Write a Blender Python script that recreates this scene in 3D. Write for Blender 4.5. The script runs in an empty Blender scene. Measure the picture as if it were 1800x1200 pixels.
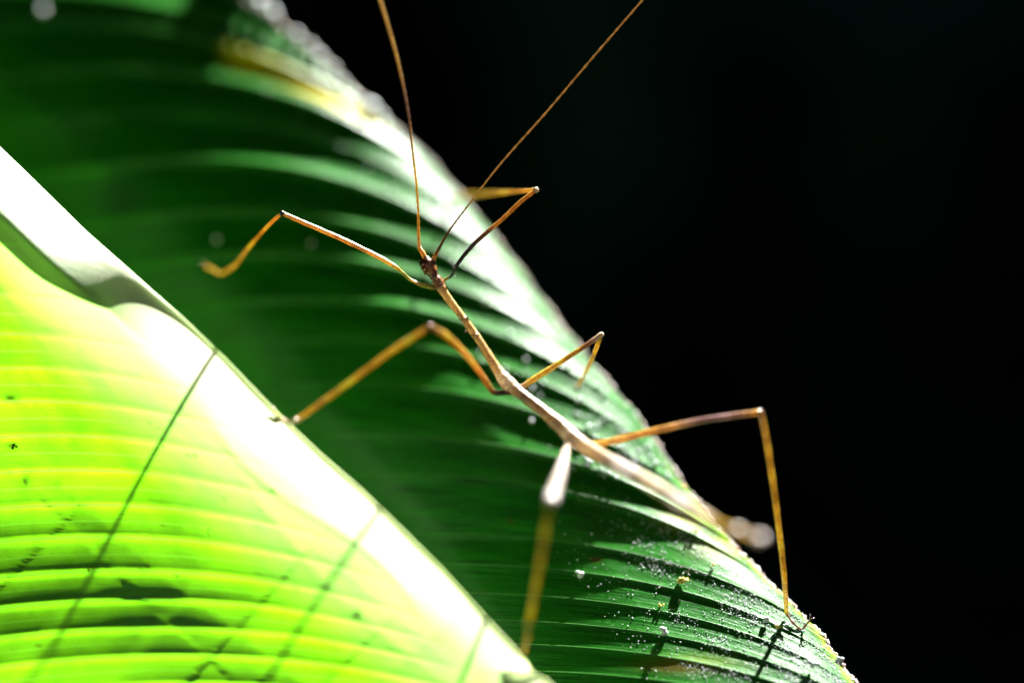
import bpy, bmesh, math, random
import numpy as np
from mathutils import Vector, Matrix, noise
random.seed(7); rng = np.random.default_rng(7)
S = bpy.context.scene
C = S.collection
S.unit_settings.scale_length = 0.01          # one unit is one centimetre: a close-up of a small animal

# ------------------------------------------------------------------ camera, sky, sun, exposure
D = 50.0                                     # camera to head distance, cm (frame is 18 x 12 cm there)
PITCH = math.radians(10)
CAM = Vector((0, -D*math.cos(PITCH), 100 + D*math.sin(PITCH)))
Rv = Vector((1, 0, 0)); Fv = Vector((0, math.cos(PITCH), -math.sin(PITCH))); Uv = Rv.cross(Fv)
cd = bpy.data.cameras.new('camera'); cam = bpy.data.objects.new('camera', cd); C.objects.link(cam)
cam.location = CAM; cam.rotation_euler = (math.pi/2 - PITCH, 0, 0)
cd.lens = 100; cd.sensor_width = 36; cd.clip_start = 1; cd.clip_end = 200000
cd.dof.use_dof = True; cd.dof.focus_distance = D + 0.1
cd.dof.aperture_fstop = 0.1/4.1              # 4.1 cm wide pupil
S.camera = cam
LC = Vector((.36, .86, -.355)).normalized()   # towards the sun: right, up, behind (camera axes)
L = (Rv*LC.x + Uv*LC.y - Fv*LC.z).normalized()
sd = bpy.data.lights.new('sun', 'SUN'); sun = bpy.data.objects.new('sun', sd); C.objects.link(sun)
sd.energy = 5.0; sd.angle = math.radians(1.2); sd.color = (1, .975, .93)
sun.rotation_euler = L.to_track_quat('Z', 'Y').to_euler()
W = bpy.data.worlds.new('World'); S.world = W; W.use_nodes = True
nt = W.node_tree; bg = nt.nodes['Background']; sk = nt.nodes.new('ShaderNodeTexSky')
sk.sky_type = 'NISHITA'; sk.sun_disc = False
sk.sun_elevation = math.asin(L.z); sk.sun_rotation = math.atan2(L.x, L.y)
bg.inputs['Strength'].default_value = 0.05
nt.links.new(sk.outputs[0], bg.inputs[0])
S.view_settings.view_transform = 'Standard'; S.view_settings.look = 'None'
S.view_settings.exposure = 2.68; S.view_settings.gamma = 1
S.view_settings.use_curve_mapping = False
S.cycles.use_denoising = True
S.cycles.max_bounces = 8

# ------------------------------------------------------------------ helpers
def P(px, py, z=0.0):
    """point seen at photo pixel (px, py), z cm nearer than the head plane"""
    k = (D - z)/D*0.01
    return CAM + Rv*((px-900)*k) + Uv*((600-py)*k) + Fv*(D - z)
def Pn(px, py, z):
    k = (D - z)/D*0.01
    X = (px-900)*k; Y = (600-py)*k
    r, u, f, c = (np.array(v) for v in (Rv, Uv, Fv, CAM))
    return c + X[..., None]*r + Y[..., None]*u + (D - z)[..., None]*f
def tag(o, label=None, cat=None, group=None, kind=None):
    if label: o['label'] = label
    if cat: o['category'] = cat
    if group: o['group'] = group
    if kind: o['kind'] = kind
    return o
def empty(name, loc):
    o = bpy.data.objects.new(name, None); C.objects.link(o); o.location = loc; o.empty_display_size = .5
    return o
def link(name, me, mat, parent=None, smooth=True):
    o = bpy.data.objects.new(name, me); C.objects.link(o)
    if mat: me.materials.append(mat)
    if smooth: me.polygons.foreach_set('use_smooth', [True]*len(me.polygons))
    if parent:
        o.parent = parent
        o.matrix_parent_inverse = Matrix.Translation(parent.location).inverted()
    return o
def pyd(name, v, f, mat, parent=None, smooth=True):
    me = bpy.data.meshes.new(name); me.from_pydata([tuple(q) for q in v], [], [tuple(q) for q in f]); me.update()
    return link(name, me, mat, parent, smooth)
def origin_to(o, loc):
    """put a top-level mesh's origin on the thing itself"""
    loc = Vector(loc); o.data.transform(Matrix.Translation(-loc)); o.location = loc
def interp(x, xs, ys): return np.interp(x, xs, ys)
def smooth(x, a, b):
    t = np.clip((x-a)/(b-a), 0, 1); return t*t*(3-2*t)
def catmull(pts, n):
    pts = [np.array(p, float) for p in pts]
    p = [2*pts[0]-pts[1]] + pts + [2*pts[-1]-pts[-2]]
    out = []
    for i in range(1, len(p)-2):
        for k in range(n):
            t = k/n
            out.append(.5*((2*p[i]) + (-p[i-1]+p[i+1])*t + (2*p[i-1]-5*p[i]+4*p[i+1]-p[i+2])*t*t + (-p[i-1]+3*p[i]-3*p[i+1]+p[i+2])*t**3))
    out.append(p[-2]); return out
class Tubes:
    """sweeps round tubes with varying radius and colour into ONE mesh"""
    def __init__(s): s.v = []; s.f = []; s.c = []
    def sweep(s, pts, rad, col, m=10, bump=0, bscale=20, squash=1.0):
        pts = [Vector(p) for p in pts]; n = len(pts); base = len(s.v)
        t0 = (pts[1]-pts[0]).normalized(); nrm = t0.orthogonal().normalized()
        for i, p in enumerate(pts):
            t = (pts[min(i+1, n-1)] - pts[max(i-1, 0)]).normalized()
            nrm = (nrm - t*nrm.dot(t)).normalized(); bn = t.cross(nrm)
            for k in range(m):
                a = 2*math.pi*k/m; d = nrm*math.cos(a) + bn*math.sin(a)*squash
                r = rad[i]
                if bump: r *= 1 + bump*noise.noise((p + d*r*1.5)*bscale)
                s.v.append(p + d*r); s.c.append(col[i])
        for i in range(n-1):
            for k in range(m):
                a = base+i*m+k; b = base+i*m+(k+1) % m
                s.f.append((a, b, b+m, a+m))
        s.v.append(pts[0] - t0*rad[0]*.5); s.c.append(col[0]); c0 = len(s.v)-1
        te = (pts[-1]-pts[-2]).normalized(); s.v.append(pts[-1] + te*rad[-1]*.5); s.c.append(col[-1]); c1 = len(s.v)-1
        for k in range(m):
            s.f.append((c0, base+(k+1) % m, base+k)); e = base+(n-1)*m
            s.f.append((c1, e+k, e+(k+1) % m))
    def limb(s, ctrl, n=10, m=10, **kw):
        """ctrl rows: px, py, z(cm), radius(px), r, g, b"""
        q = catmull(ctrl, n)
        for a in q: a[3] *= 1 + .16*float(smooth(np.array(a[0]), 850, 1000)) if a[3] > 3 else 1
        cs = []
        for k, a in enumerate(q):
            w = 1 + .45*noise.noise(Vector((a[0]*.045, a[1]*.045, 3.7)))+.25*noise.noise(Vector((a[0]*.2, a[1]*.2, 1.7)))
            cs.append(tuple(np.clip(a[4:7]*np.array((w, w**1.25, w**1.5)), 0, 1)))
        s.sweep([P(a[0], a[1], a[2]) for a in q], [max(.002, a[3]*.01) for a in q], cs, m, **kw)
    def ball(s, c, r, col, seg=10, sq=(1, 1, 1)):
        base = len(s.v); c = Vector(c); ri = seg//2
        for i in range(ri+1):
            th = math.pi*i/ri
            for k in range(seg):
                ph = 2*math.pi*k/seg
                s.v.append(c + Vector((math.sin(th)*math.cos(ph)*sq[0], math.sin(th)*math.sin(ph)*sq[1], math.cos(th)*sq[2]))*r); s.c.append(col)
        for i in range(ri):
            for k in range(seg):
                a = base+i*seg+k; b = base+i*seg+(k+1) % seg
                s.f.append((a, b, b+seg, a+seg))
    def build(s, name, mat, parent=None):
        o = pyd(name, s.v, s.f, mat, parent)
        ca = o.data.color_attributes.new('tint', 'FLOAT_COLOR', 'POINT')
        ca.data.foreach_set('color', np.array([(*c, 1) for c in s.c], dtype=np.float32).ravel())
        return o

# ------------------------------------------------------------------ materials
def newmat(name):
    m = bpy.data.materials.new(name); m.use_nodes = True
    t = m.node_tree; t.nodes.clear()
    out = t.nodes.new('ShaderNodeOutputMaterial'); b = t.nodes.new('ShaderNodeBsdfPrincipled')
    t.links.new(b.outputs[0], out.inputs[0]); return m, t, b, out
def N(t, typ, **kw):
    n = t.nodes.new(typ)
    for k, v in kw.items(): setattr(n, k, v)
    return n
def ramp(t, src, stops):
    r = N(t, 'ShaderNodeValToRGB'); e = r.color_ramp.elements
    while len(e) < len(stops): e.new(.5)
    for el, (p, c) in zip(e, stops): el.position = p; el.color = (*c, 1) if len(c) == 3 else c
    t.links.new(src, r.inputs[0]); return r
def mix(t, fac, a, b, blend='MIX'):
    m = N(t, 'ShaderNodeMix', data_type='RGBA', blend_type=blend)
    for sock, val in ((m.inputs[0], fac), (m.inputs[6], a), (m.inputs[7], b)):
        if hasattr(val, 'links') or isinstance(val, bpy.types.NodeSocket): t.links.new(val, sock)
        else: sock.default_value = val if isinstance(val, (int, float)) else (*val, 1)
    return m.outputs[2]
def uvnoise(t, su, sv, scale=1, detail=2, rough=.5):
    uv = N(t, 'ShaderNodeUVMap', uv_map='leaf'); mp = N(t, 'ShaderNodeMapping'); mp.inputs['Scale'].default_value = (su, sv, 1)
    n = N(t, 'ShaderNodeTexNoise'); n.inputs['Scale'].default_value = scale; n.inputs['Detail'].default_value = detail; n.inputs['Roughness'].default_value = rough
    t.links.new(uv.outputs[0], mp.inputs[0]); t.links.new(mp.outputs[0], n.inputs[0]); return n.outputs[0]

def leaf_material(name, dark, light, dry_gloss, tcol, tfac, rough, spec, bumpd, fine, dry_gloss_k=1):
    m, t, b, out = newmat(name)
    fib = uvnoise(t, .8, fine, 1, 5, .7)             # fibres along the veins
    blot = uvnoise(t, 1.6, .55, 1, 5, .62)  # random tone blotches, also standing in for soft shade
    base = ramp(t, fib, [(.38, dark), (.62, light)])
    vc = N(t, 'ShaderNodeVertexColor', layer_name='tint')
    sep = N(t, 'ShaderNodeSeparateColor'); t.links.new(vc.outputs[0], sep.inputs[0])
    c1 = mix(t, blot, base.outputs[0], mix(t, .12, base.outputs[0], light))
    c2 = mix(t, sep.outputs[0], c1, tuple(x*dry_gloss_k for x in dry_gloss))              # r: dry yellow or painted gloss, g: brown spot, b: pale vein, lit ribs
    c3 = mix(t, sep.outputs[1], c2, (.09, .035, .008))
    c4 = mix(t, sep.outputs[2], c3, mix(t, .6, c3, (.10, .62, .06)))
    t.links.new(c4, b.inputs['Base Color'])
    rr = N(t, 'ShaderNodeMapRange'); t.links.new(uvnoise(t, 12, 6, 1, 4), rr.inputs[0])
    rr.inputs[1].default_value = .3; rr.inputs[2].default_value = .7
    rr.inputs[3].default_value = rough-.07; rr.inputs[4].default_value = rough+.09
    t.links.new(rr.outputs[0], b.inputs['Roughness']); b.inputs['Specular IOR Level'].default_value = spec
    bp = N(t, 'ShaderNodeBump'); bp.inputs['Strength'].default_value = bumpd; bp.inputs['Distance'].default_value = .02
    t.links.new(fib, bp.inputs['Height'])
    bp2 = N(t, 'ShaderNodeBump'); bp2.inputs['Strength'].default_value = bumpd*.35; bp2.inputs['Distance'].default_value = .05
    t.links.new(uvnoise(t, 2.2, 9, 1, 3), bp2.inputs['Height']); t.links.new(bp.outputs[0], bp2.inputs['Normal'])
    t.links.new(bp2.outputs[0], b.inputs['Normal'])
    tr = N(t, 'ShaderNodeBsdfTranslucent')
    fb = ramp(t, fib, [(.36, (0, 0, 0)), (.64, (1, 1, 1))])
    tc = mix(t, fb.outputs[0], tuple(x*.6 for x in tcol), tuple(min(1, x*1.25) for x in tcol))
    bl2 = ramp(t, blot, [(.36, (0, 0, 0)), (.56, (1, 1, 1))])
    tc = mix(t, bl2.outputs[0], mix(t, .0, tuple(x*.6 for x in tcol), dark), tc)
    tc = mix(t, sep.outputs[0], tc, tuple(x*1.0 for x in dry_gloss)); tc = mix(t, sep.outputs[1], tc, (.012, .018, .001)); tc = mix(t, sep.outputs[2], tc, (min(1, tcol[0]*1.35), min(1, tcol[1]*1.25), tcol[2]*3+.05))
    t.links.new(tc, tr.inputs[0])
    tc = mix(t, 1, tc, (tfac, tfac, tfac), 'MULTIPLY'); t.links.new(tc, tr.inputs[0])
    ad = N(t, 'ShaderNodeAddShader')
    t.links.new(b.outputs[0], ad.inputs[0]); t.links.new(tr.outputs[0], ad.inputs[1]); t.links.new(ad.outputs[0], out.inputs[0])
    return m
M_back = leaf_material('mature_leaf', (.0003, .011, .0003), (.007, .17, .002), (.75, .62, .003), (.03, .22, .006), .03, .32, .2, .3, 38)
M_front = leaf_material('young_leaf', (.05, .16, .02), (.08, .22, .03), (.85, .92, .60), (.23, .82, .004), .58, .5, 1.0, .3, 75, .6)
def simple(name, col, rough, spec=.5, tint=False, trans=None, tf=.3, nscale=0, ncol=None, bump=0, bd=.01):
    m, t, b, out = newmat(name); src = None
    if tint:
        vc = N(t, 'ShaderNodeVertexColor', layer_name='tint'); src = vc.outputs[0]
    if nscale:
        tc = N(t, 'ShaderNodeTexCoord'); n = N(t, 'ShaderNodeTexNoise'); n.inputs['Scale'].default_value = nscale; n.inputs['Detail'].default_value = 4
        t.links.new(tc.outputs['Object'], n.inputs[0])
        r = ramp(t, n.outputs[0], [(.35, (0, 0, 0)), (.65, (1, 1, 1))])
        if tint: src = mix(t, r.outputs[0], mix(t, 1, src, ncol, 'MULTIPLY'), src)
        else: src = mix(t, r.outputs[0], col, ncol)
        if bump:
            bp = N(t, 'ShaderNodeBump'); bp.inputs['Strength'].default_value = bump; bp.inputs['Distance'].default_value = bd
            t.links.new(n.outputs[0], bp.inputs['Height']); t.links.new(bp.outputs[0], b.inputs['Normal'])
    if src is not None: t.links.new(src, b.inputs['Base Color'])
    else: b.inputs['Base Color'].default_value = (*col, 1)
    b.inputs['Roughness'].default_value = rough; b.inputs['Specular IOR Level'].default_value = spec
    if trans:
        tr = N(t, 'ShaderNodeBsdfTranslucent')
        if tint: t.links.new(src, tr.inputs[0])
        else: tr.inputs[0].default_value = (*trans, 1)
        ms = N(t, 'ShaderNodeMixShader'); ms.inputs[0].default_value = tf
        t.links.new(b.outputs[0], ms.inputs[1]); t.links.new(tr.outputs[0], ms.inputs[2]); t.links.new(ms.outputs[0], out.inputs[0])
    return m
M_bug = simple('insect_cuticle', (0, 0, 0), .26, 1.0, tint=True, trans=(1, 1, 1), tf=.35, nscale=22, ncol=(.62, .5, .42), bump=.2, bd=.012)
_b = [n for n in M_bug.node_tree.nodes if n.type == 'BSDF_PRINCIPLED'][0]
_b.inputs['Coat Weight'].default_value = 1; _b.inputs['Coat Roughness'].default_value = .22; _b.inputs['Coat IOR'].default_value = 1.75; _b.inputs['IOR'].default_value = 1.6
M_eye = simple('insect_eye', (.015, .006, .004), .12, .8)
M_margin = simple('dry_margin', (.36, .18, .12), .5, .6, nscale=9, ncol=(.78, .72, .68), bump=.4)
M_rib = simple('dark_vein', (.03, .17, .015), .35, .5, nscale=4, ncol=(.05, .24, .03))
M_rib2 = simple('pale_vein', (.25, .45, .05), .4, .5, trans=(.42, .9, .16), tf=.6, nscale=4, ncol=(.3, .5, .08))
M_pollen = simple('pollen', (.74, .82, .80), .35, .7, nscale=3, ncol=(.78, .84, .88))
M_yellow = simple('yellow_crumb', (.65, .42, .05), .6, .4, nscale=25, ncol=(.75, .62, .2), bump=.5)
M_white = simple('white_fluff', (.75, .78, .85), .6, .4, nscale=25, ncol=(.5, .5, .55), bump=.5)
M_darkbit = simple('dark_speck', (.02, .03, .004), .6, .3, nscale=30, ncol=(.05, .035, .008))
M_twig = simple('stalk', (.05, .06, .01), .6, .3, nscale=6, ncol=(.09, .08, .02))
M_ground = simple('leaf_litter', (.012, .010, .006), .95, .1, nscale=.05, ncol=(.02, .018, .010), bump=.5, bd=3)
M_canopy = simple('canopy_leaf', (.012, .04, .008), .6, .2, nscale=.03, ncol=(.02, .055, .012))
M_thicket = simple('thicket_leaf', (.02, .10, .075), .7, .15, nscale=.03, ncol=(.03, .14, .10))
M_shade = simple('added_shade_leaf', (.03, .12, .02), .5, .3, trans=(.16, .6, .02), tf=.6, nscale=2, ncol=(.05, .16, .03))

# ------------------------------------------------------------------ setting: forest floor with raised banks, canopy added overhead to block the sky
def ground():
    n = 120; v = []; f = []
    rs = [0, 60, 120, 180, 240, 300, 360, 420, 480, 540, 600, 700, 850, 1000, 2000, 6000, 20000, 60000]
    for i, r in enumerate(rs):
        for k in range(n):
            a = 2*math.pi*k/n; x, y = r*math.cos(a), r*math.sin(a)
            h = 0 if r < 280 else 480*float(smooth(np.array(r), 280, 1000))  # banks raised all round to keep low skylight out
            h += 18*noise.noise(Vector((x*.012, y*.012, 0)))*(1 if r < 3000 else 0)
            v.append((x, y, h))
    for i in range(len(rs)-1):
        for k in range(n):
            a = i*n+k; b = i*n+(k+1) % n; f.append((a, b, b+n, a+n))
    o = pyd('ground', v, f, M_ground); tag(o, 'dark shaded forest floor, with banks raised around it to keep out low skylight', kind='structure'); return o
ground()
def blades(name, mat, spots):
    v = []; f = []
    for (c, d, up, ln, w) in spots:
        c = Vector(c); d = Vector(d).normalized(); s = d.cross(Vector(up)).normalized(); nn = s.cross(d); base = len(v)
        for i in range(5):
            t = i/4; ww = w*math.sin(math.pi*(t*.85+.1))*.5
            p = c + d*(t-.5)*ln - nn*(ln*.25*t*t)
            v += [p - s*ww + nn*ww*.25, p, p + s*ww + nn*ww*.25]
        for i in range(4):
            a = base+i*3; f += [(a, a+1, a+4, a+3), (a+1, a+2, a+5, a+4)]
    return pyd(name, v, f, mat, smooth=False)
HOLE = 20.0  # opening left in the added canopy to let the sun through
foc = Vector((0, 0, 100))
sp = []
for i in range(10500):
    x = random.uniform(-700, 700); y = random.uniform(-270, 900); z = random.uniform(235, 300)
    p = Vector((x, y, z)); q = p - foc; off = (q - L*q.dot(L)).length
    ln = random.uniform(35, 75)
    if off < HOLE + ln*.5: continue
    a = random.uniform(0, 6.28)
    sp.append((p, (math.cos(a), math.sin(a), random.uniform(-.3, .1)), (random.uniform(-.3, .3), random.uniform(-.3, .3), 1), ln, ln*.6))
o = blades('added_canopy', M_canopy, sp); tag(o, 'dense canopy of large leaves added out of view to block the sky', 'canopy', kind='stuff')
sp = []
for i in range(900):
    y = random.uniform(130, 520); x = random.uniform(-1, 1)*(60+y*.7); z = random.uniform(0, 215)
    if (Vector((x, y, z))-foc - L*(Vector((x, y, z))-foc).dot(L)).length < 60: continue
    a = random.uniform(0, 6.28); ln = random.uniform(20, 50)
    sp.append(((x, y, z), (math.cos(a), math.sin(a)*.6, random.uniform(-1, .6)), (0, -.3, 1), ln, ln*.35))
o = blades('undergrowth', M_thicket, sp); tag(o, 'nearly black undergrowth far out of focus behind the leaf', 'undergrowth', kind='stuff')

# ------------------------------------------------------------------ back leaf (dark, ribbed)
EX = np.array([(60, -420), (250, -200), (395, -20), (470, 22), (560, 98), (650, 190), (740, 268), (800, 335), (900, 458), (960, 538), (1040, 640), (1130, 745), (1200, 848), (1260, 925), (1330, 1000), (1400, 1070), (1440, 1108), (1500, 1195), (1550, 1265), (1640, 1390), (1740, 1530)], float)
VE = np.array([-260, -150, -40, 70, 190, 245, 332, 415, 500, 590, 665, 745, 810, 880, 960, 1022, 1115, 1166, 1215, 1260, 1302, 1350, 1400, 1460], float)
NV = len(VE)
amps = rng.uniform(.75, 1.15, NV+1); amps[4] = 1.1; amps[6] = 1.35; amps[8] = 1.15; amps[16] = 1.3; amps[7] = .5; amps[12] = .6; amps[13] = .8
def crease(b):
    """height of the corrugation, slow rise and sudden drop past every vein (cm)"""
    i = np.clip(np.floor(b).astype(int), 0, NV-1); fr = b - i
    up = .25*fr + .75*fr**3.0
    dn = 1 - smooth(fr, 0, .16)
    a1 = amps[np.clip(i+1, 0, NV)]; a0 = amps[i]
    return up*a1*(1-smooth(fr, .985, 1.0)*0) + dn*a0
def backsurf(a, b):
    ey = interp(b, np.arange(NV), VE); ex = interp(ey, EX[:, 1], EX[:, 0])
    wob = .6*np.sin(b*9.1) + .5*np.sin(b*23+1)
    x0 = ex - 1000; y0 = ey - 168
    y1 = y0 + interp(ey, [100, 245, 500, 745, 1115, 1260], [-62, -75, -95, -95, -25, -15])
    x2 = ex - interp(ey, [200, 745, 1115], [280, 280, 240]); y2 = ey - interp(ey, [100, 500, 745, 1115, 1260], [215, 245, 245, 180, 170])
    q = 1-a
    px = q**3*x0 + 3*q*q*a*(x0+400) + 3*q*a*a*x2 + a**3*ex
    py = q**3*y0 + 3*q*q*a*y1 + 3*q*a*a*y2 + a**3*ey
    # ragged margin
    rag = smooth(a, .93, 1)*(1.8*np.sin(b*31)+1.4*np.sin(b*67+2)+1.0*np.sin(b*143)+2.2*np.sin(b*8.3))
    px = px + rag*.7; py = py - rag*.5
    z = interp(py, [-600, -100, 10, 190, 425, 590, 750, 950, 1100, 1300, 1700], np.array([-95, -64, -57, -47, -35.2, -26.2, -17.6, -8.8, 0, 12, 32]))/10
    z = z - interp(ey, [0, 180, 300, 600, 900, 1200], [.05, .2, .46, .46, .38, .33])*np.clip((a-.6)/.4, 0, 1)**3.0
    z = z - interp(ey, [300, 480, 700, 850], [.4, .4, .55, 1.1])*np.clip((.55-a)/.55, 0, 1)**1.4 - 1.2*np.clip((.3-a)/.3, 0, 1)**1.6
    amp = .085*(.35+.65*smooth(a, .1, .75))*(1-.72*(1-smooth(a, .42, .62))*smooth(ey, 745, 800)*(1-.5*smooth(ey, 1000, 1100)))*(1-(.65+.2*(1-smooth(ey, 850, 1000)))*smooth(a, .66+.14*smooth(ey, 850, 1000), 1.0))
    amp = amp*(1-.74*smooth(ey, 960, 1120))
    amp = amp*(1+1.5*(1-smooth(a, .5, .75))*smooth(ey, 380, 500)*(1-smooth(ey, 745, 800)))
    z = z + amp*(crease(b)-.5)
    sub = b*7 + .35*np.sin(b*5.3); z = z + .0045*(.4+.6*smooth(a, .2, .6))*(.55+.45*np.sin(b*17.3+a*3))*(1-np.abs(2*(sub-np.floor(sub))-1))**.7*(1-.5*smooth(a,.85,1))
    z = z + .012*np.sin(a*17+b*1.3)*smooth(a, .3, .8) + .02*np.sin(a*6+b*.8)
    return px, py, z, wob
def grid_mesh(name, X, mat, parent, uvu, uvv, tint):
    na, nb = X.shape[:2]
    v = X.reshape(-1, 3)
    i, j = np.meshgrid(np.arange(na-1), np.arange(nb-1), indexing='ij')
    k = (i*nb+j).ravel(); f = np.stack([k, k+1, k+nb+1, k+nb], 1)
    me = bpy.data.meshes.new(name); me.vertices.add(len(v)); me.vertices.foreach_set('co', v.astype(np.float32).ravel())
    me.loops.add(f.size); me.loops.foreach_set('vertex_index', f.ravel().astype(np.int32))
    me.polygons.add(len(f)); me.polygons.foreach_set('loop_start', np.arange(0, f.size, 4, dtype=np.int32)); me.polygons.foreach_set('loop_total', np.full(len(f), 4, np.int32))
    me.update(calc_edges=True); me.validate()
    uv = me.uv_layers.new(name='leaf'); UV = np.stack([uvu.ravel(), uvv.ravel()], 1)[f.ravel()]
    uv.data.foreach_set('uv', UV.astype(np.float32).ravel())
    ca = me.color_attributes.new('tint', 'FLOAT_COLOR', 'POINT')
    ca.data.foreach_set('color', np.concatenate([tint.reshape(-1, 3), np.ones((len(v), 1))], 1).astype(np.float32).ravel())
    return link(name, me, mat, parent)
def surf_normals(X):
    da = np.gradient(X, axis=0); db = np.gradient(X, axis=1)
    n = np.cross(da, db); n /= np.linalg.norm(n, axis=2, keepdims=True)
    s = np.sign(-(n @ np.array(Fv)))[..., None]; return n*np.where(s == 0, 1, s)
aa = np.concatenate([np.linspace(0, .55, 110), np.linspace(.553, 1, 200)])
bb = np.linspace(0, NV-1, (NV-1)*26+1)
A, B = np.meshgrid(aa, bb, indexing='ij')
A0 = interp(interp(B, np.arange(NV), VE), [500, 745, 1115, 1200], [.06, .14, .22, .23]); A = A0+(1-A0)*A   # the blade begins at the hidden midrib
bpx, bpy_, bz, _ = backsurf(A, B); XB = Pn(bpx, bpy_, bz); NB = surf_normals(XB)
def spot(px, py, r, s=1.): return np.exp(-(((bpx-px)/r)**2 + ((bpy_-py)/(r*s))**2))
frb = B - np.floor(B)
nz = np.sin(A*90+B*7)*.5+np.sin(A*41-B*13)*.5
dry_gloss = smooth(bpx, 370, 430)*(1-smooth(bpx, 640, 690))*smooth(B, 4.8, 5.05)*(1-smooth(B, 5.68, 5.8))
dry_gloss = np.maximum(dry_gloss, .25*smooth(A, .95+.02*nz, 1)*smooth(bpy_, 760, 950))
dry_gloss = np.maximum(dry_gloss, .3*spot(1210, 905, 40, .6)); dry_gloss = np.maximum(dry_gloss, .15*spot(1215, 1165, 70, .2)); dry_gloss = np.maximum(dry_gloss, .25*spot(1280, 960, 50, .4))
brn = np.maximum(.8*spot(1048, 983, 9, .5), .9*spot(897, 916, 5, .7)); brn = np.maximum(brn, .7*spot(1190, 1172, 60, .15))
brn = np.maximum(brn, .6*smooth(bpx, 440, 520)*(1-smooth(bpx, 600, 640))*smooth(B, 5.66, 5.76)*(1-smooth(B, 5.8, 5.9)))
vein_lit_tint = np.exp(-((frb-.99)/.03)**2)*.35*smooth(A, .3, .7) + .22*smooth(frb, .55, .95)*smooth(A, .25, .6)  # pale vein lines, plus lit bands painted towards each crest
tintB = np.stack([dry_gloss, brn, vein_lit_tint], 2)
leafB = empty('broad_leaf', P(1000, 800, -.5))
tag(leafB, 'large dark green ribbed leaf under the stick insect, its glossy right margin catching the sun', 'leaf')
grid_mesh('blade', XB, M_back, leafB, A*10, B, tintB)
def nearB(px, py):
    k = np.argmin((bpx-px)**2+(bpy_-py)**2); return np.unravel_index(k, bpx.shape)
def onB(px, py, h=0.0):
    i, j = nearB(px, py); return Vector(XB[i, j]) + Vector(NB[i, j])*h, Vector(NB[i, j]), bz[i, j]
# the veins: thin raised ribs along every crest
for k in range(2, NV-1):
    a = np.linspace(.24, .985, 90); px, py, z, _ = backsurf(a, np.full_like(a, k-.012)); Q = Pn(px, py, z)
    T = Tubes(); r = [.010*(1.25-t*.9) for t in a]; T.sweep([Vector(q)-Fv*.004 for q in Q], r, [(1, 1, 1)]*len(r), 6)
    T.build('vein', M_rib, leafB)
# dry crinkled margin
b = np.linspace(0, NV-1, 900); px, py, z, _ = backsurf(np.full_like(b, 1.0), b); Q = Pn(px, py, z)
T = Tubes(); r = [.022*(1+.7*noise.noise(Vector(q)*4)+.4*noise.noise(Vector(q)*13)) for q in Q]
T.sweep([Vector(q) for q in Q], r, [(1, 1, 1)]*len(r), 7); T.build('margin', M_margin, leafB)

# ------------------------------------------------------------------ front leaf (bright, back-lit, rolled edge)
FE = np.array([(-420, -180), (-200, 60), (-80, 180), (0, 258), (62, 318), (150, 405), (240, 485), (325, 560), (400, 632), (480, 716), (560, 792), (640, 862), (715, 935), (780, 1000), (850, 1078), (905, 1138), (928, 1166), (938, 1182), (960, 1192), (1000, 1228), (1080, 1300), (1220, 1430), (1400, 1600)], float)
FL = np.concatenate([[0], np.cumsum(np.hypot(*np.diff(FE, axis=0).T))])
VF = np.array([-130, 0, 110, 230, 335, 430, 520, 590, 650, 710, 775, 840, 905, 965, 1030, 1085, 1140, 1192, 1245, 1300, 1360, 1420, 1480], float)   # y where each vein starts, far left
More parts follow.
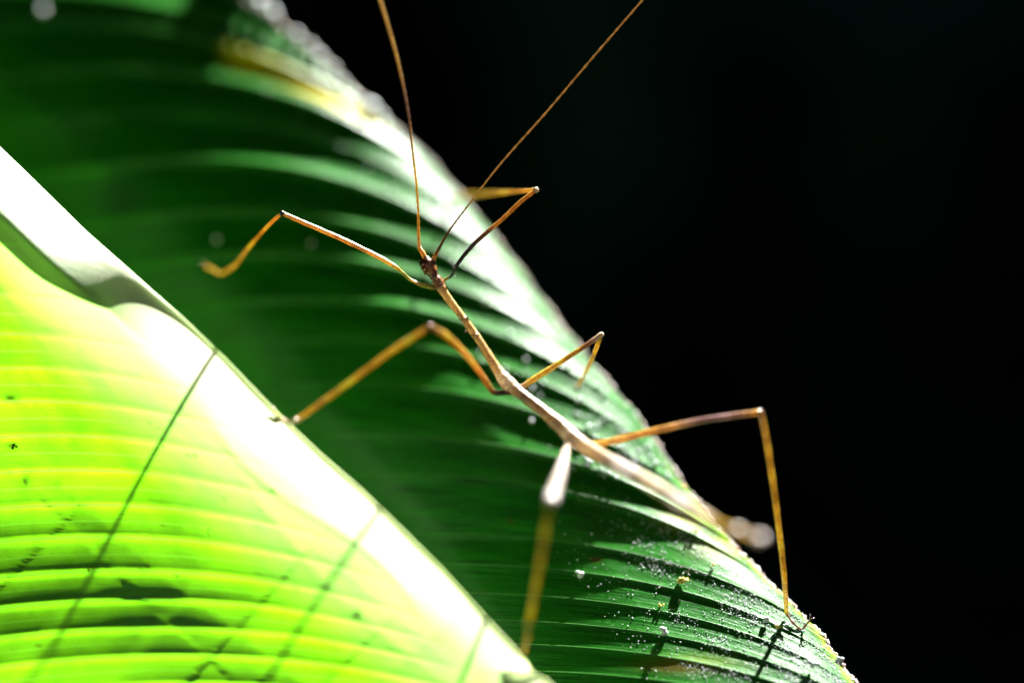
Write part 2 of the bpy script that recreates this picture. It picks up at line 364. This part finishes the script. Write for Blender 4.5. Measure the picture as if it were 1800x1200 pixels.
# matching y on the margin
VFE = VF + interp(VF, [-130, 430, 700, 1000, 1300], [60, 60, 120, 130, 100])
NF = len(VF)
def frontsurf(a, b):
    y0 = interp(b, np.arange(NF), VF); ye = interp(b, np.arange(NF), VFE); xe = interp(ye, FE[:, 1], FE[:, 0])
    x0 = xe*0 - 380
    y0 = y0 + 55
    W_ = xe - x0
    y1 = y0 - .10*W_ ; y2 = ye - interp(W_, [300, 800, 1300], [45, 120, 175]); x2 = xe - .28*W_
    a_ = np.minimum(a, 1); q = 1-a_
    px = q**3*x0 + 3*q*q*a_*(x0+.38*W_) + 3*q*a_*a_*x2 + a_**3*xe
    py = q**3*y0 + 3*q*q*a_*y1 + 3*q*a_*a_*y2 + a_**3*ye
    # distance to the margin and position along it
    sh = px.shape; pts = np.stack([px.ravel(), py.ravel()], 1); best = np.full(len(pts), 1e9); sl = np.zeros(len(pts))
    for i in range(len(FE)-1):
        p0, p1 = FE[i], FE[i+1]; d = p1-p0; l2 = d@d
        t = np.clip((pts-p0)@d/l2, 0, 1); dd = np.hypot(*(pts-(p0+t[:, None]*d)).T)
        m = dd < best; best[m] = dd[m]; sl[m] = FL[i]+t[m]*math.sqrt(l2)
    w = best.reshape(sh); s = sl.reshape(sh) - FL[3]
    ws = interp(s, [-300, 0, 350, 700, 1000, 1300], [98, 94, 84, 76, 62, 48])
    rf = 1-smooth(s, 170, 520)
    z = rf*PROF(w/ws)*ws*.01*interp(s, [0, 200, 380, 1300], [1.3, 1.25, 1.1, 1]) + (1-rf)*PROF2(w/ws)*ws*.01
    z = z - (w > 1.2*ws)*0
    far = np.clip(w/ws-2.0, 0, None)*ws
    z = z - np.minimum(far, 200)*.01*.2 - np.clip(far-200, 0, None)*.01*.12
    z = z + interp(s, [-500, 0, 300, 600, 900, 1150, 1280, 1600, 2200], [-.25, -.0, 0.45, .7, 1.05, 1.38, 1.75, 2.6, 3.7])
    z = z + .75*smooth(py, 860, 1200)*(1-smooth(px, 180, 560))
    # corrugation of the veins, shallow and softer than on the old leaf
    fr = b - np.floor(b)
    z = z + .022*(np.exp(-((fr-.0)/.10)**2)+np.exp(-((fr-1)/.10)**2) - .4*np.sin(math.pi*fr))*smooth(w, 60, 200)
    z = z + .045*fr**2*(1-smooth(fr, .86, 1))*smooth(w, 90, 300)
    # dent behind the blunt tip of the roll, wrinkles near the margin
    z = z - .28*np.exp(-((px-915)/26)**2-((py-1178)/13)**2)
    z = z - .025*np.exp(-((w-88-18*np.sin(s*.011))/9)**2)*smooth(s, 560, 660)*(1-smooth(s, 1050, 1150))
    z = z - .015*np.exp(-((w-135-30*np.sin(s*.007+1))/12)**2)*smooth(s, 650, 760)*(1-smooth(s, 1150, 1300))
    z = z + .02*np.sin(s*.013+w*.004)+.012*np.sin(s*.031+w*.02)*(w < 400)
    return px, py, z, w, s
_u = np.linspace(0, 2.0, 600)
_th = np.radians(interp(_u, [0, .08, .2, .5, .88, .95, 1.0, 1.6, 1.85, 2.0], [50, 40, 34, 31, 28.5, -20, -35, -33, -18, -14]))
_z = np.concatenate([[0], np.cumsum(np.tan((_th[1:]+_th[:-1])/2)*np.diff(_u))])
_th2 = np.radians(interp(_u, [0, .03, .08, .2, 2.0], [30, 5, -14, -16, -15])); _z2 = .25+np.concatenate([[0], np.cumsum(np.tan((_th2[1:]+_th2[:-1])/2)*np.diff(_u))])
def PROF(u): return interp(u, _u, _z)
def PROF2(u): return interp(u, _u, _z2)
na = 230
af = 1-(1-np.linspace(0, 1, na))**1.6
bf = np.linspace(0, NF-1, (NF-1)*18+1)
A2, B2 = np.meshgrid(af, bf, indexing='ij')
fpx, fpy, fz, fw, fs = frontsurf(A2, B2)
# the margin turns under behind the silhouette
ext = []
tx = np.gradient(fpx[-1]); ty = np.gradient(fpy[-1]); tl = np.hypot(tx, ty); inx, iny = -ty/tl, tx/tl
sg = np.sign(-inx)[0:1]; inx, iny = np.where(inx > 0, -inx, inx), np.where(inx > 0, -iny, iny)
for k in range(1, 9):
    ph = math.radians(9*k); R1 = 3
    ext.append((fpx[-1]+inx*R1*(1-math.cos(ph)), fpy[-1]+iny*R1*(1-math.cos(ph)), fz[-1]-R1*.01*math.sin(ph)))
fpx2 = np.vstack([fpx]+[e[0][None] for e in ext]); fpy2 = np.vstack([fpy]+[e[1][None] for e in ext]); fz2 = np.vstack([fz]+[e[2][None] for e in ext])
XF = Pn(fpx2, fpy2, fz2); NFm = surf_normals(XF)
A2e = np.vstack([A2]+[np.full((1, len(bf)), 1+.002*k) for k in range(1, 9)]); B2e = np.vstack([B2]+[B2[-1:]]*8)
def spF(px, py, r, s=1.): return np.exp(-(((fpx2-px)/r)**2+((fpy2-py)/(r*s))**2))
brF = np.zeros_like(fpx2)
for (x, y, r, s) in [(628, 1079, 8, 1), (479, 862, 3.5, 1.2), (160, 998, 3, 1), (262, 992, 2.5, 1.6), (312, 1010, 2.2, 1.4), (22, 783, 9, .6), (45, 845, 7, 1.5), (18, 700, 12, .5), (343, 800, 3, 1), (287, 785, 2.5, 1), (394, 876, 2.5, 1.5), (330, 800, 2, 1), (285, 923, 2, 1), (190, 1045, 2.2, 1), (100, 850, 3, 1.4)]:
    brF = np.maximum(brF, spF(x, y, r, s))
for k in range(90):
    x, y = random.uniform(0, 560), random.uniform(640, 1200); brF = np.maximum(brF, random.uniform(.25, .8)*spF(x, y, random.uniform(1.2, 2.6), random.uniform(.8, 1.8)))
dkl = spF(598, 905, 10, 1.6)*.0
frf = B2e-np.floor(B2e); frf = np.minimum(frf, 1-frf)
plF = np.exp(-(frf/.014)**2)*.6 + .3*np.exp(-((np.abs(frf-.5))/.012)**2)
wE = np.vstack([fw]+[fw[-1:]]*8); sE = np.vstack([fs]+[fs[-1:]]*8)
gloss_tintF = 1-smooth(wE, interp(sE, [0, 300, 500, 700, 1300], [35, 30, 30, 25, 10]), interp(sE, [0, 300, 500, 700, 1300], [84, 90, 120, 118, 80]))  # near-white tint painted along the edge for its sun gloss
gloss_tintF = .7*gloss_tintF+.3*(1-smooth(wE, 60, interp(sE, [0, 300, 700, 1300], [170, 240, 270, 240])))
gloss_tintF = gloss_tintF*(.9+.1*np.sin(wE*.9+2*np.sin(sE*.01)))
tintF = np.stack([np.clip(gloss_tintF, 0, 1), np.clip(brF, 0, 1), np.clip(plF, 0, 1)*smooth(np.vstack([fw]+[fw[-1:]]*8), 60, 140)], 2)
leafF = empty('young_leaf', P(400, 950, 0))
tag(leafF, 'bright lime green translucent leaf in the lower left with a rolled edge tinted white for its shine', 'leaf')
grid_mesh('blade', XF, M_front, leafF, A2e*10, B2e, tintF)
def onF(px, py, h=0.0):
    k = np.argmin((fpx2-px)**2+(fpy2-py)**2); i, j = np.unravel_index(k, fpx2.shape); return Vector(XF[i, j])+Vector(NFm[i, j])*h, Vector(NFm[i, j]), fz2[i, j]
for k in range(6, NF-2):
    a = np.linspace(.2, .9, 70); px, py, z, w, s = frontsurf(a, np.full_like(a, float(k)))
    keep = w > 120; Q = Pn(px, py, z)[keep]
    if len(Q) < 5: continue
    T = Tubes(); T.sweep([Vector(q)-Fv*.002 for q in Q], [.006*(1-.6*i/len(Q)) for i in range(len(Q))], [(1, 1, 1)]*len(Q), 6); T.build('vein', M_rib2, leafF)

# ------------------------------------------------------------------ unseen leaf added above the frame to shade the ribbed leaf
def shade_leaf(px, py, dist, ln, wd, ang, label, surf=None):
    c, n, z = (surf or onF)(px, py); c = c + L*dist
    e1 = (Rv - L*Rv.dot(L)).normalized(); e2 = L.cross(e1); d = e1*math.cos(ang)+e2*math.sin(ang); s = L.cross(d)
    v = []; f = []; n = 28
    for i in range(n+1):
        t = i/n; w_ = wd*math.sin(math.pi*min(1, t*.92+.06))**.8*.5
        for k in range(9):
            u = k/4-1; p = d*(t-.5)*ln + s*(u*w_*(1+.10*math.sin(t*31+k))) + L*(-.25*ln*t*t + .3*abs(u)*w_ + .03*math.sin(t*40))
            v.append(p)
    for i in range(n):
        for k in range(8): a = i*9+k; f.append((a, a+1, a+10, a+9))
    o = pyd('added_shade_leaf', v, f, M_shade); o.location = c
    tag(o, label, 'leaf'); return o
shade_leaf(325, 110, 9, 1.2, .9, 0, 'small unseen leaf added above the frame to shade the ribs left of the yellow strip', onB)

# ------------------------------------------------------------------ the stick insect
BUG = empty('stick_insect', P(885, 665, .2))
tag(BUG, 'slender brown stick insect with long bent legs climbing over the dark ribbed leaf', 'insect')
br = (.36, .16, .05); dk = (.11, .045, .02); tan = (.85, .64, .26); org = (.94, .57, .11); gold = (.96, .71, .11); yg = (.50, .55, .06); pk = (.45, .28, .22); gr = (.74, .57, .34); olv = (.8, .7, .04); teal = (.06, .16, .13); wh = (.86, .77, .58); wh2 = (.93, .9, .84)  # lightest tones also carry the body's white sun highlight
T = Tubes()
# head, thorax, abdomen in one sweep
T.limb([(747, 452, 0, 7, *br), (749, 460, 0, 11.5, *br), (753, 468, 0, 12.5, *br), (758, 476, 0, 11.5, *br), (763, 484, 0, 8, *dk), (767, 490, 0, 8.5, *br), (771, 497, 0, 9.5, *br), (774, 503, 0, 10, *br), (779, 511, .02, 8, *tan), (790, 527, .04, 7, *tan), (806, 548, .08, 6.6, *tan), (824, 572, .13, 6.8, *tan),
        (845, 602, .18, 7.2, *tan), (866, 636, .25, 8, *tan), (877, 653, .28, 9.5, *gr), (886, 666, .32, 12, *wh), (897, 677, .36, 12.2, *wh), (908, 686, .42, 9.6, *gr), (930, 703, .5, 9.2, *gr), (962, 728, .62, 9.6, *gr), (990, 752, .75, 11.2, *wh), (1003, 765, .85, 12.5, *wh), (1018, 777, .95, 11.5, *wh),
        (1050, 797, 1.25, 10.5, *gr), (1100, 825, 1.75, 11, *wh2), (1150, 853, 2.3, 10.5, *wh), (1200, 884, 2.95, 10.5, *wh2), (1240, 908, 3.45, 8.5, *wh), (1265, 920, 3.8, 3.6, *gold), (1290, 930, 4.1, 3.2, *gold), (1318, 940, 4.5, 3, *gold), (1340, 947, 4.8, 3.5, *wh)], n=7, m=20, bump=.14, bscale=16)
# segment rings; those on the abdomen whitened to stand for sun glints
for (x, y, z, r) in [(1075, 811, 1.5, 11.5), (1125, 839, 2.0, 11.5), (1175, 869, 2.62, 11.4), (1222, 898, 3.2, 9.5), (1296, 931, 4.15, 9), (1334, 945, 4.7, 9.5), (815, 560, .1, 7.6), (836, 589, .16, 7.8), (924, 698, .47, 10)]:
    T.ball(P(x, y, z), r*.0112, (.95, .94, .92) if x > 1000 else tan, 14, (1, 1, .7))
# warts on head and neck
for i in range(46):
    a = random.uniform(0, 1); x = 744+a*32; y = 456+a*48; T.ball(P(x+random.uniform(-9, 9), y+random.uniform(-7, 7), random.uniform(.02, .11)), random.uniform(.008, .02), random.choice([br, tan, dk, pk]), 6)
for i in range(60):
    a = random.uniform(0, 1); x = interp(a, [0, .5, 1], [779, 880, 1010]); y = interp(a, [0, .5, 1], [511, 655, 770]); z = interp(a, [0, .5, 1], [.02, .28, .85])
    T.ball(P(x+random.uniform(-7, 7), y+random.uniform(-5, 5), z+.04), random.uniform(.006, .016), random.choice([br, tan, wh]), 6)
T.ball(P(785, 512, .0), .03, dk, 8); T.ball(P(818, 583, .05), .03, dk, 8)
def tarsus(pts, r, col):
    """jointed foot with two claws; pts rows px, py, z"""
    q = catmull([(*p, r, *col) for p in pts], 6)
    n = len(q); rad = [r*.01*(1-.35*i/n)*(1+.28*math.cos(i*math.pi*2/5)) for i in range(n)]
    T.sweep([P(a[0], a[1], a[2]) for a in q], rad, [col]*n, 8)
    e = q[-1]; p = q[-3]; dx, dy = e[0]-p[0], e[1]-p[1]; l = math.hypot(dx, dy) or 1; dx /= l; dy /= l
    for s in (-1, 1):
        T.limb([(e[0], e[1], e[2], r*.5, *dk), (e[0]+dx*5-dy*3*s, e[1]+dy*5+dx*3*s, e[2], r*.4, *dk), (e[0]+dx*8-dy*6*s, e[1]+dy*8+dx*6*s, e[2]-.03, r*.15, *dk)], n=4, m=6)
def spines(ctrl, cnt):
    q = catmull(ctrl, 8)
    for k in range(cnt):
        i = int((k+.8)/(cnt+1)*(len(q)-2)); a, b = q[i], q[i+1]; d = (P(b[0], b[1], b[2])-P(a[0], a[1], a[2])).normalized()
        s_ = d.cross(Fv).normalized()*random.choice((-1, 1)); p = P(a[0], a[1], a[2]); r = a[3]*.01
        T.sweep([p+s_*r*.7, p+s_*(r+.012)+d*.008, p+s_*(r+.026)+d*.02], [.006, .0045, .001], [dk]*3, 5)
def leg(femur, tibia, tar, knee_r=5, tr=3, kc=dk, tcol=gold):
    T.limb(femur, n=14, m=12, bump=.16, bscale=13); T.limb(tibia, n=14, m=12, bump=.16, bscale=13); spines(femur, 9); spines(tibia, 12)
    k = femur[-1]; T.ball(P(k[0], k[1], k[2]), knee_r*.01, kc, 12)
    tarsus(tar, tr, tcol)
# left foreleg: slim curved base, straight femur, tibia reaching back to the leaf
leg([(768, 506, -.02, 5, *br), (756, 504, 0, 5, *yg), (742, 501, 0, 4.2, *yg), (730, 496, 0, 2.8, *gold), (718, 489, 0, 3.2, *yg), (706, 478, 0, 3.4, *yg), (692, 467, 0, 3.9, *gold), (660, 449, 0, 4.3, *org), (600, 420, 0, 4.2, *org), (540, 394, 0, 4, *org), (496, 375, 0, 3.8, *org)],
    [(494, 376, 0, 3.6, *org), (470, 398, -.45, 3.6, *org), (440, 432, -1.1, 3.6, *gold), (415, 464, -1.8, 3.6, *gold), (403, 474, -2.1, 3.8, *gold)],
    [(403, 474, -2.1), (388, 481, -2.3), (374, 474, -2.6), (360, 467, -2.85)], 5.2, 3.4, (.03, .02, .03))
# right foreleg: knee against the black, tibia going back behind the leaf
leg([(772, 498, -.05, 4.5, *br), (784, 490, -.05, 3, *yg), (792, 486, -.05, 2.6, *teal), (798, 476, -.05, 2.6, *teal), (806, 462, -.05, 3.3, *dk), (825, 438, -.08, 3.7, *dk), (850, 413, -.1, 3.8, *br), (880, 388, -.12, 3.7, *org), (915, 355, -.15, 3.5, *org), (942, 334, -.2, 3.4, *org)],
    [(942, 334, -.2, 3.4, *org), (905, 337, -1.1, 3.6, *org), (860, 340, -2.3, 3.8, *gold), (815, 344, -3.6, 3.9, *gold), (780, 352, -4.6, 4, *gold)],
    [(780, 352, -4.6), (760, 364, -4.8), (742, 380, -4.9)], 5.6, 3.2, wh)
# left middle leg, nearer the camera, foot on the rolled edge of the young leaf
leg([(897, 688, .34, 6, *br), (880, 690, .4, 4.5, *dk), (866, 687, .5, 5, *br), (850, 664, .75, 5, *org), (820, 624, 1.15, 5, *org), (785, 590, 1.55, 5, *gold), (756, 574, 1.8, 5, *br)],
    [(756, 574, 1.8, 4.6, *br), (735, 587, 1.75, 5, *gold), (680, 623, 1.65, 5, *gold), (610, 675, 1.5, 5, *gold), (550, 718, 1.35, 5, *gold), (522, 738, 1.2, 5.4, *gold)],
    [(522, 738, 1.3), (507, 742, 1.15), (494, 735, 1.0), (483, 724, .92)], 5.4, 4.4, br, wh)
# right middle leg, short, knee against the black
leg([(900, 680, .3, 6, *br), (918, 679, .28, 5, *gr), (935, 668, .25, 5, *gold), (975, 643, .18, 4.4, *gold), (1010, 620, .1, 3.8, *gold), (1030, 607, .05, 3.8, *br), (1057, 588, 0, 4.2, *wh)],
    [(1056, 590, 0, 3.6, *dk), (1052, 602, -.15, 3.4, *gold), (1044, 622, -.5, 3.4, *gold), (1036, 640, -.9, 3.4, *gold), (1028, 655, -1.3, 3.2, *gold)],
    [(1028, 655, -1.3), (1022, 668, -1.55), (1014, 680, -1.75)], 5, 3, wh)
# left hind leg, pointing at the camera, foot on the tip of the roll
leg([(1005, 770, .75, 8, *br), (999, 782, 1.0, 6, *dk), (994, 795, 1.4, 6, *wh), (984, 832, 2.3, 8.5, *wh2), (972, 868, 3.2, 9, *wh2), (968, 882, 3.5, 8, *wh2)],
    [(967, 884, 3.5, 5.5, *olv), (960, 925, 3.4, 4.4, *olv), (950, 985, 3.1, 4.4, *olv), (938, 1050, 2.75, 4.4, *olv), (929, 1100, 2.5, 5.5, *olv)],
    [(929, 1100, 2.5), (926, 1125, 2.3), (920, 1148, 2.0)], 6.5, 4, wh)
# right hind leg: long, arching over the black down to the leaf margin
fp, fn, fzz = onB(1384, 1084); cp, cn, cz = onB(1410, 1105)
leg([(1012, 776, .85, 8, *br), (1030, 781, .85, 5.5, *gold), (1050, 780, .85, 5.2, *gold), (1090, 772, .9, 5.2, *org), (1150, 757, .95, 5.1, *org), (1220, 741, 1.0, 4.9, *pk), (1290, 730, 1.0, 4.6, *pk), (1336, 724, 1.0, 4.8, *org)],
    [(1337, 724, 1.0, 4.8, *br), (1344, 755, .95, 4.8, *gold), (1356, 830, .8, 4.6, *gold), (1368, 920, .55, 4.3, *gold), (1378, 1010, .25, 4, *gold), (1383, 1078, fzz+.05, 3.2, *gold)],
    [(1383, 1078, fzz+.05), (1396, 1096, cz+.04), (1409, 1105, cz+.03), (1418, 1096, cz+.05), (1424, 1088, cz+.06)], 5.6, 2.6, br, pk)
# mouth parts and palps
for (x, y) in ((744, 469), (749, 477)):
    T.limb([(x, y, .1, 3, *dk), (x-2, y+3, .1, 2.4, *br), (x-2, y+5, .06, 1.5, *tan)], n=3, m=6)
body = T.build('body', M_bug, BUG)
for (x, y, z) in ((741, 463, .05), (762, 462, .04)):
    T = Tubes(); T.ball(P(x, y, z), .05, (0, 0, 0), 14, (.9, .9, 1.1)); T.build('eye', M_eye, BUG)
def antenna(ctrl):
    T = Tubes(); q = catmull(ctrl, 26); n = len(q)
    T.sweep([P(a[0], a[1], a[2]) for a in q], [a[3]*.01*(1+.16*(1 if (i//2) % 2 else -1)*(i > 30)) for i, a in enumerate(q)], [tuple(np.clip(a[4:7], 0, 1)) for a in q], 8)
    T.build('antenna', M_bug, BUG)
antenna([(749, 460, .05, 4, *br), (744, 446, .05, 4.6, *org), (738, 436, .06, 3.6, *org), (736, 420, .07, 2.6, *org), (734, 350, .15, 2.1, *gold), (727, 280, .25, 2.0, *gold), (718, 200, .4, 2.2, *pk), (700, 110, .65, 2.4, *tan), (682, 45, .85, 2.6, *tan), (664, -12, 1.05, 2.8, *tan), (640, -80, 1.3, 2.4, *tan)])
antenna([(761, 460, .05, 3.6, *br), (764, 452, .05, 4, *org), (771, 438, .04, 2.8, *br), (790, 405, .02, 1.9, *br), (830, 352, 0, 1.5, *tan), (880, 288, -.02, 1.7, *tan), (960, 198, -.05, 1.8, *tan), (1040, 104, -.08, 1.8, *tan), (1130, 0, -.1, 1.7, *tan), (1200, -82, -.1, 1.5, *tan)])

# ------------------------------------------------------------------ grains, crumbs and specks
def ico():
    bm = bmesh.new(); bmesh.ops.create_icosphere(bm, subdivisions=1, radius=1); v = [x.co.copy() for x in bm.verts]; f = [[q.index for q in y.verts] for y in bm.faces]; bm.free(); return v, f
IV, IF = ico()
def scatter(name, mat, items):
    v = []; f = []
    for (c, r) in items:
        base = len(v); s = Vector((random.uniform(.7, 1.2), random.uniform(.7, 1.2), random.uniform(.7, 1.2)))
        v += [c + Vector((q.x*s.x, q.y*s.y, q.z*s.z))*r for q in IV]; f += [tuple(i+base for i in q) for q in IF]
    return pyd(name, v, f, mat)
items = []; tries = 0
cl = [(rng.uniform(.45, .98), rng.uniform(12, 22)) for _ in range(70)]
while len(items) < 5200 and tries < 200000:
    tries += 1
    if random.random() < .6:
        ca_, cb_ = random.choice(cl); a = ca_+random.gauss(0, .025); b_ = cb_+random.gauss(0, .16)
    else: a = random.uniform(.3, 1); b_ = random.uniform(4, 22.5)
    if not (0 < a < 1 and 0 < b_ < NV-1.1): continue
    i = int(np.searchsorted(aa, a)); j = int(round(b_/(NV-1)*(len(bb)-1))); i = min(i, len(aa)-1)
    y = bpy_[i, j]; x = bpx[i, j]
    dens = smooth(np.array(y), 830, 960)*smooth(np.array(x), 880, 1050) + .5*smooth(np.array(a), .5, .7)*(.25+.75*smooth(b_-np.floor(b_), .6, .85))
    if random.random() > dens: continue
    r = random.choice([.004, .005, .006, .007, .009, .013]) * (1 if y > 840 else random.choice([1.5, 2.5, 3.4]))
    items.append((Vector(XB[i, j])+Vector(NB[i, j])*r*.6, r))
o = scatter('pollen_grains', M_pollen, items); tag(o, 'countless tiny white pollen grains dusted over the dark ribbed leaf', 'pollen', kind='stuff')
items = []
for k in range(900):
    b_ = random.uniform(8, NV-1.5); j = int(round(b_/(NV-1)*(len(bb)-1))); r = random.uniform(.006, .015)
    i = len(aa)-1-int(abs(random.gauss(0, 3)))
    items.append((Vector(XB[max(i, 0), j])+Vector(NB[max(i, 0), j])*r*.8, r))
o = scatter('margin_dust', M_pollen, items); tag(o, 'pale dust clinging along the right margin of the dark leaf', 'dust', kind='stuff')
def crumb(name, px, py, r0, mat, label, cat, group=None, n=5, surf=onB, stretch=1.6, h=.6):
    r = r0*.78; p, nn, z = surf(px, py, r*.01*h); T = Tubes()
    for i in range(n):
        d = Vector((random.uniform(-1, 1)*stretch, random.uniform(-.4, .4), random.uniform(-1, 1)))*r*.007
        T.ball(p + d + nn*abs(d.y), r*.01*random.uniform(.35, .75), (1, 1, 1), 8, (random.uniform(.7, 1.4), random.uniform(.7, 1.2), random.uniform(.6, 1.1)))
    o = T.build(name, mat); origin_to(o, p); tag(o, label, cat, group); return o
crumb('white_fluff', 1018, 1010, 8, M_white, 'white scrap of fluff standing on the dark leaf left of the grain dusting', 'fluff', h=.8)
crumb('fluff_clump', 1165, 1112, 9, M_white, 'grey white smear of fluff low on the dark leaf between two ribs', 'fluff', n=7)
crumb('yellow_crumb', 1200, 1023, 9, M_yellow, 'largest yellow crumb on the dark shaded groove of the ribbed leaf', 'crumb', n=7)
crumb('yellow_crumb', 1220, 936, 6.5, M_yellow, 'yellow crumb just below the blurred tail end of the insect', 'crumb')
crumb('yellow_crumb', 1197, 857, 7, M_yellow, 'yellow crumb on the leaf margin above the blurred abdomen', 'crumb')
crumb('pale_crumb', 1254, 996, 5.5, M_yellow, 'small pale crumb on the shining rib near the right margin', 'crumb', n=3)
crumb('pale_crumb', 1163, 1064, 4.5, M_yellow, 'small tan crumb midway down the lower ribs of the dark leaf', 'crumb', n=3)
crumb('grey_crumb', 1346, 1090, 7, M_white, 'grey crumb below the right hind foot of the insect', 'crumb', n=6, h=1)
crumb('white_crumb', 1365, 1106, 6, M_yellow, 'leftmost of two pale lumps under the right hind foot', 'crumb', n=4, h=1.2)
crumb('white_crumb', 1380, 1104, 6, M_white, 'rightmost of two pale lumps under the right hind foot', 'crumb', n=4, h=1.2)
crumb('white_lump', 1427, 1174, 9, M_white, 'large white lump close to the lower right leaf margin', 'lump', n=6, h=1.5)
crumb('margin_lump', 1475, 1158, 9, M_white, 'pale lump sitting on the very edge of the dark leaf at lower right', 'lump', n=5, h=.2)
G = 'bright droplets out of focus on the dark leaf'
for (x, y, r, lab) in [(383, 423, 4.2, 'droplet left of the left foreleg shin, blurred into a ring'), (655, 186, 6.5, 'largest blurred droplet on the leaf margin, at the end of the yellow strip'), (676, 200, 4.5, 'dim blurred droplet on the margin just right of the largest droplet'),
                    (560, 100, 4.5, 'round blurred droplet on the upper leaf margin'), (545, 82, 4, 'blurred droplet on the upper margin touching the round one above it'), (585, 120, 4, 'blurred droplet on the upper margin below the round one'), (520, 62, 4.5, 'blurred droplet on the upper margin near the frame top'), (605, 138, 3.5, 'faint droplet on the upper margin nearest the yellow strip'),
                    (455, 8, 6.5, 'big blurred droplet on the leaf margin at the frame top'), (480, 24, 6, 'big blurred droplet second from the frame top on the margin'), (75, 22, 6, 'dim blurred droplet in the top left corner of the leaf'), (550, 428, 3.2, 'small blurred droplet on the lit rib below the left foreleg thigh'),
                    (853, 536, 2.6, 'small ring shaped droplet on the rib right of the insect thorax'), (896, 588, 3.2, 'bright droplet on the rib between the thorax and the right middle leg'), (925, 633, 2.6, 'dim round droplet left of the right middle leg'), (1017, 677, 2.6, 'round droplet below the right middle foot'),
                    (1022, 702, 2.8, 'white droplet on the rib crest below the right middle leg'), (1068, 733, 2.8, 'white droplet on the rib crest above the right hind thigh'), (1048, 768, 2.5, 'pale droplet beside the root of the right hind leg'), (1116, 811, 2.6, 'droplet right of the abdomen below the hind thigh'), (1152, 815, 3.6, 'brightest droplet in the dark groove near the right margin'), (1144, 802, 2.6, 'small droplet just above the brightest one near the right margin')]:
    p, nn, z = onB(x, y, r*.007); T = Tubes(); T.ball((0, 0, 0), r*(.02 if y < 210 and x > 400 else .013), (1, 1, 1), 12); o = T.build('droplet', M_pollen); o.location = p; tag(o, lab, 'droplet', G)
# curled black hair and dark flecks on the young leaf
T = Tubes(); q = []
for k in range(12):
    t = k/11; ang = -1.9+t*2.6*1.2; p, nn, z = onF(371+5*math.cos(ang+3.1), 935-7*math.sin(ang)*-1, .012); q.append(p + nn*.02*math.sin(t*3.1))
T.sweep(q, [.006]*12, [(1, 1, 1)]*12, 6); o = T.build('curled_hair', M_darkbit); origin_to(o, q[0]); tag(o, 'tiny curled black hair lying on the lime leaf', 'hair')
crumb('dark_fleck', 160, 999, 3.6, M_darkbit, 'blackest fleck on the lime leaf, left of its centre', 'fleck', surf=onF, n=4)
crumb('dark_fleck', 262, 992, 2.6, M_darkbit, 'small dark fleck on the lime leaf straight below the slanting shadow', 'fleck', surf=onF, n=3)
crumb('dark_fleck', 312, 1010, 2.4, M_darkbit, 'small dark fleck on the lime leaf below the curled hair', 'fleck', surf=onF, n=3)
crumb('dark_fleck', 22, 784, 6, M_darkbit, 'dark crust fleck at the left border of the lime leaf', 'fleck', surf=onF, n=6)
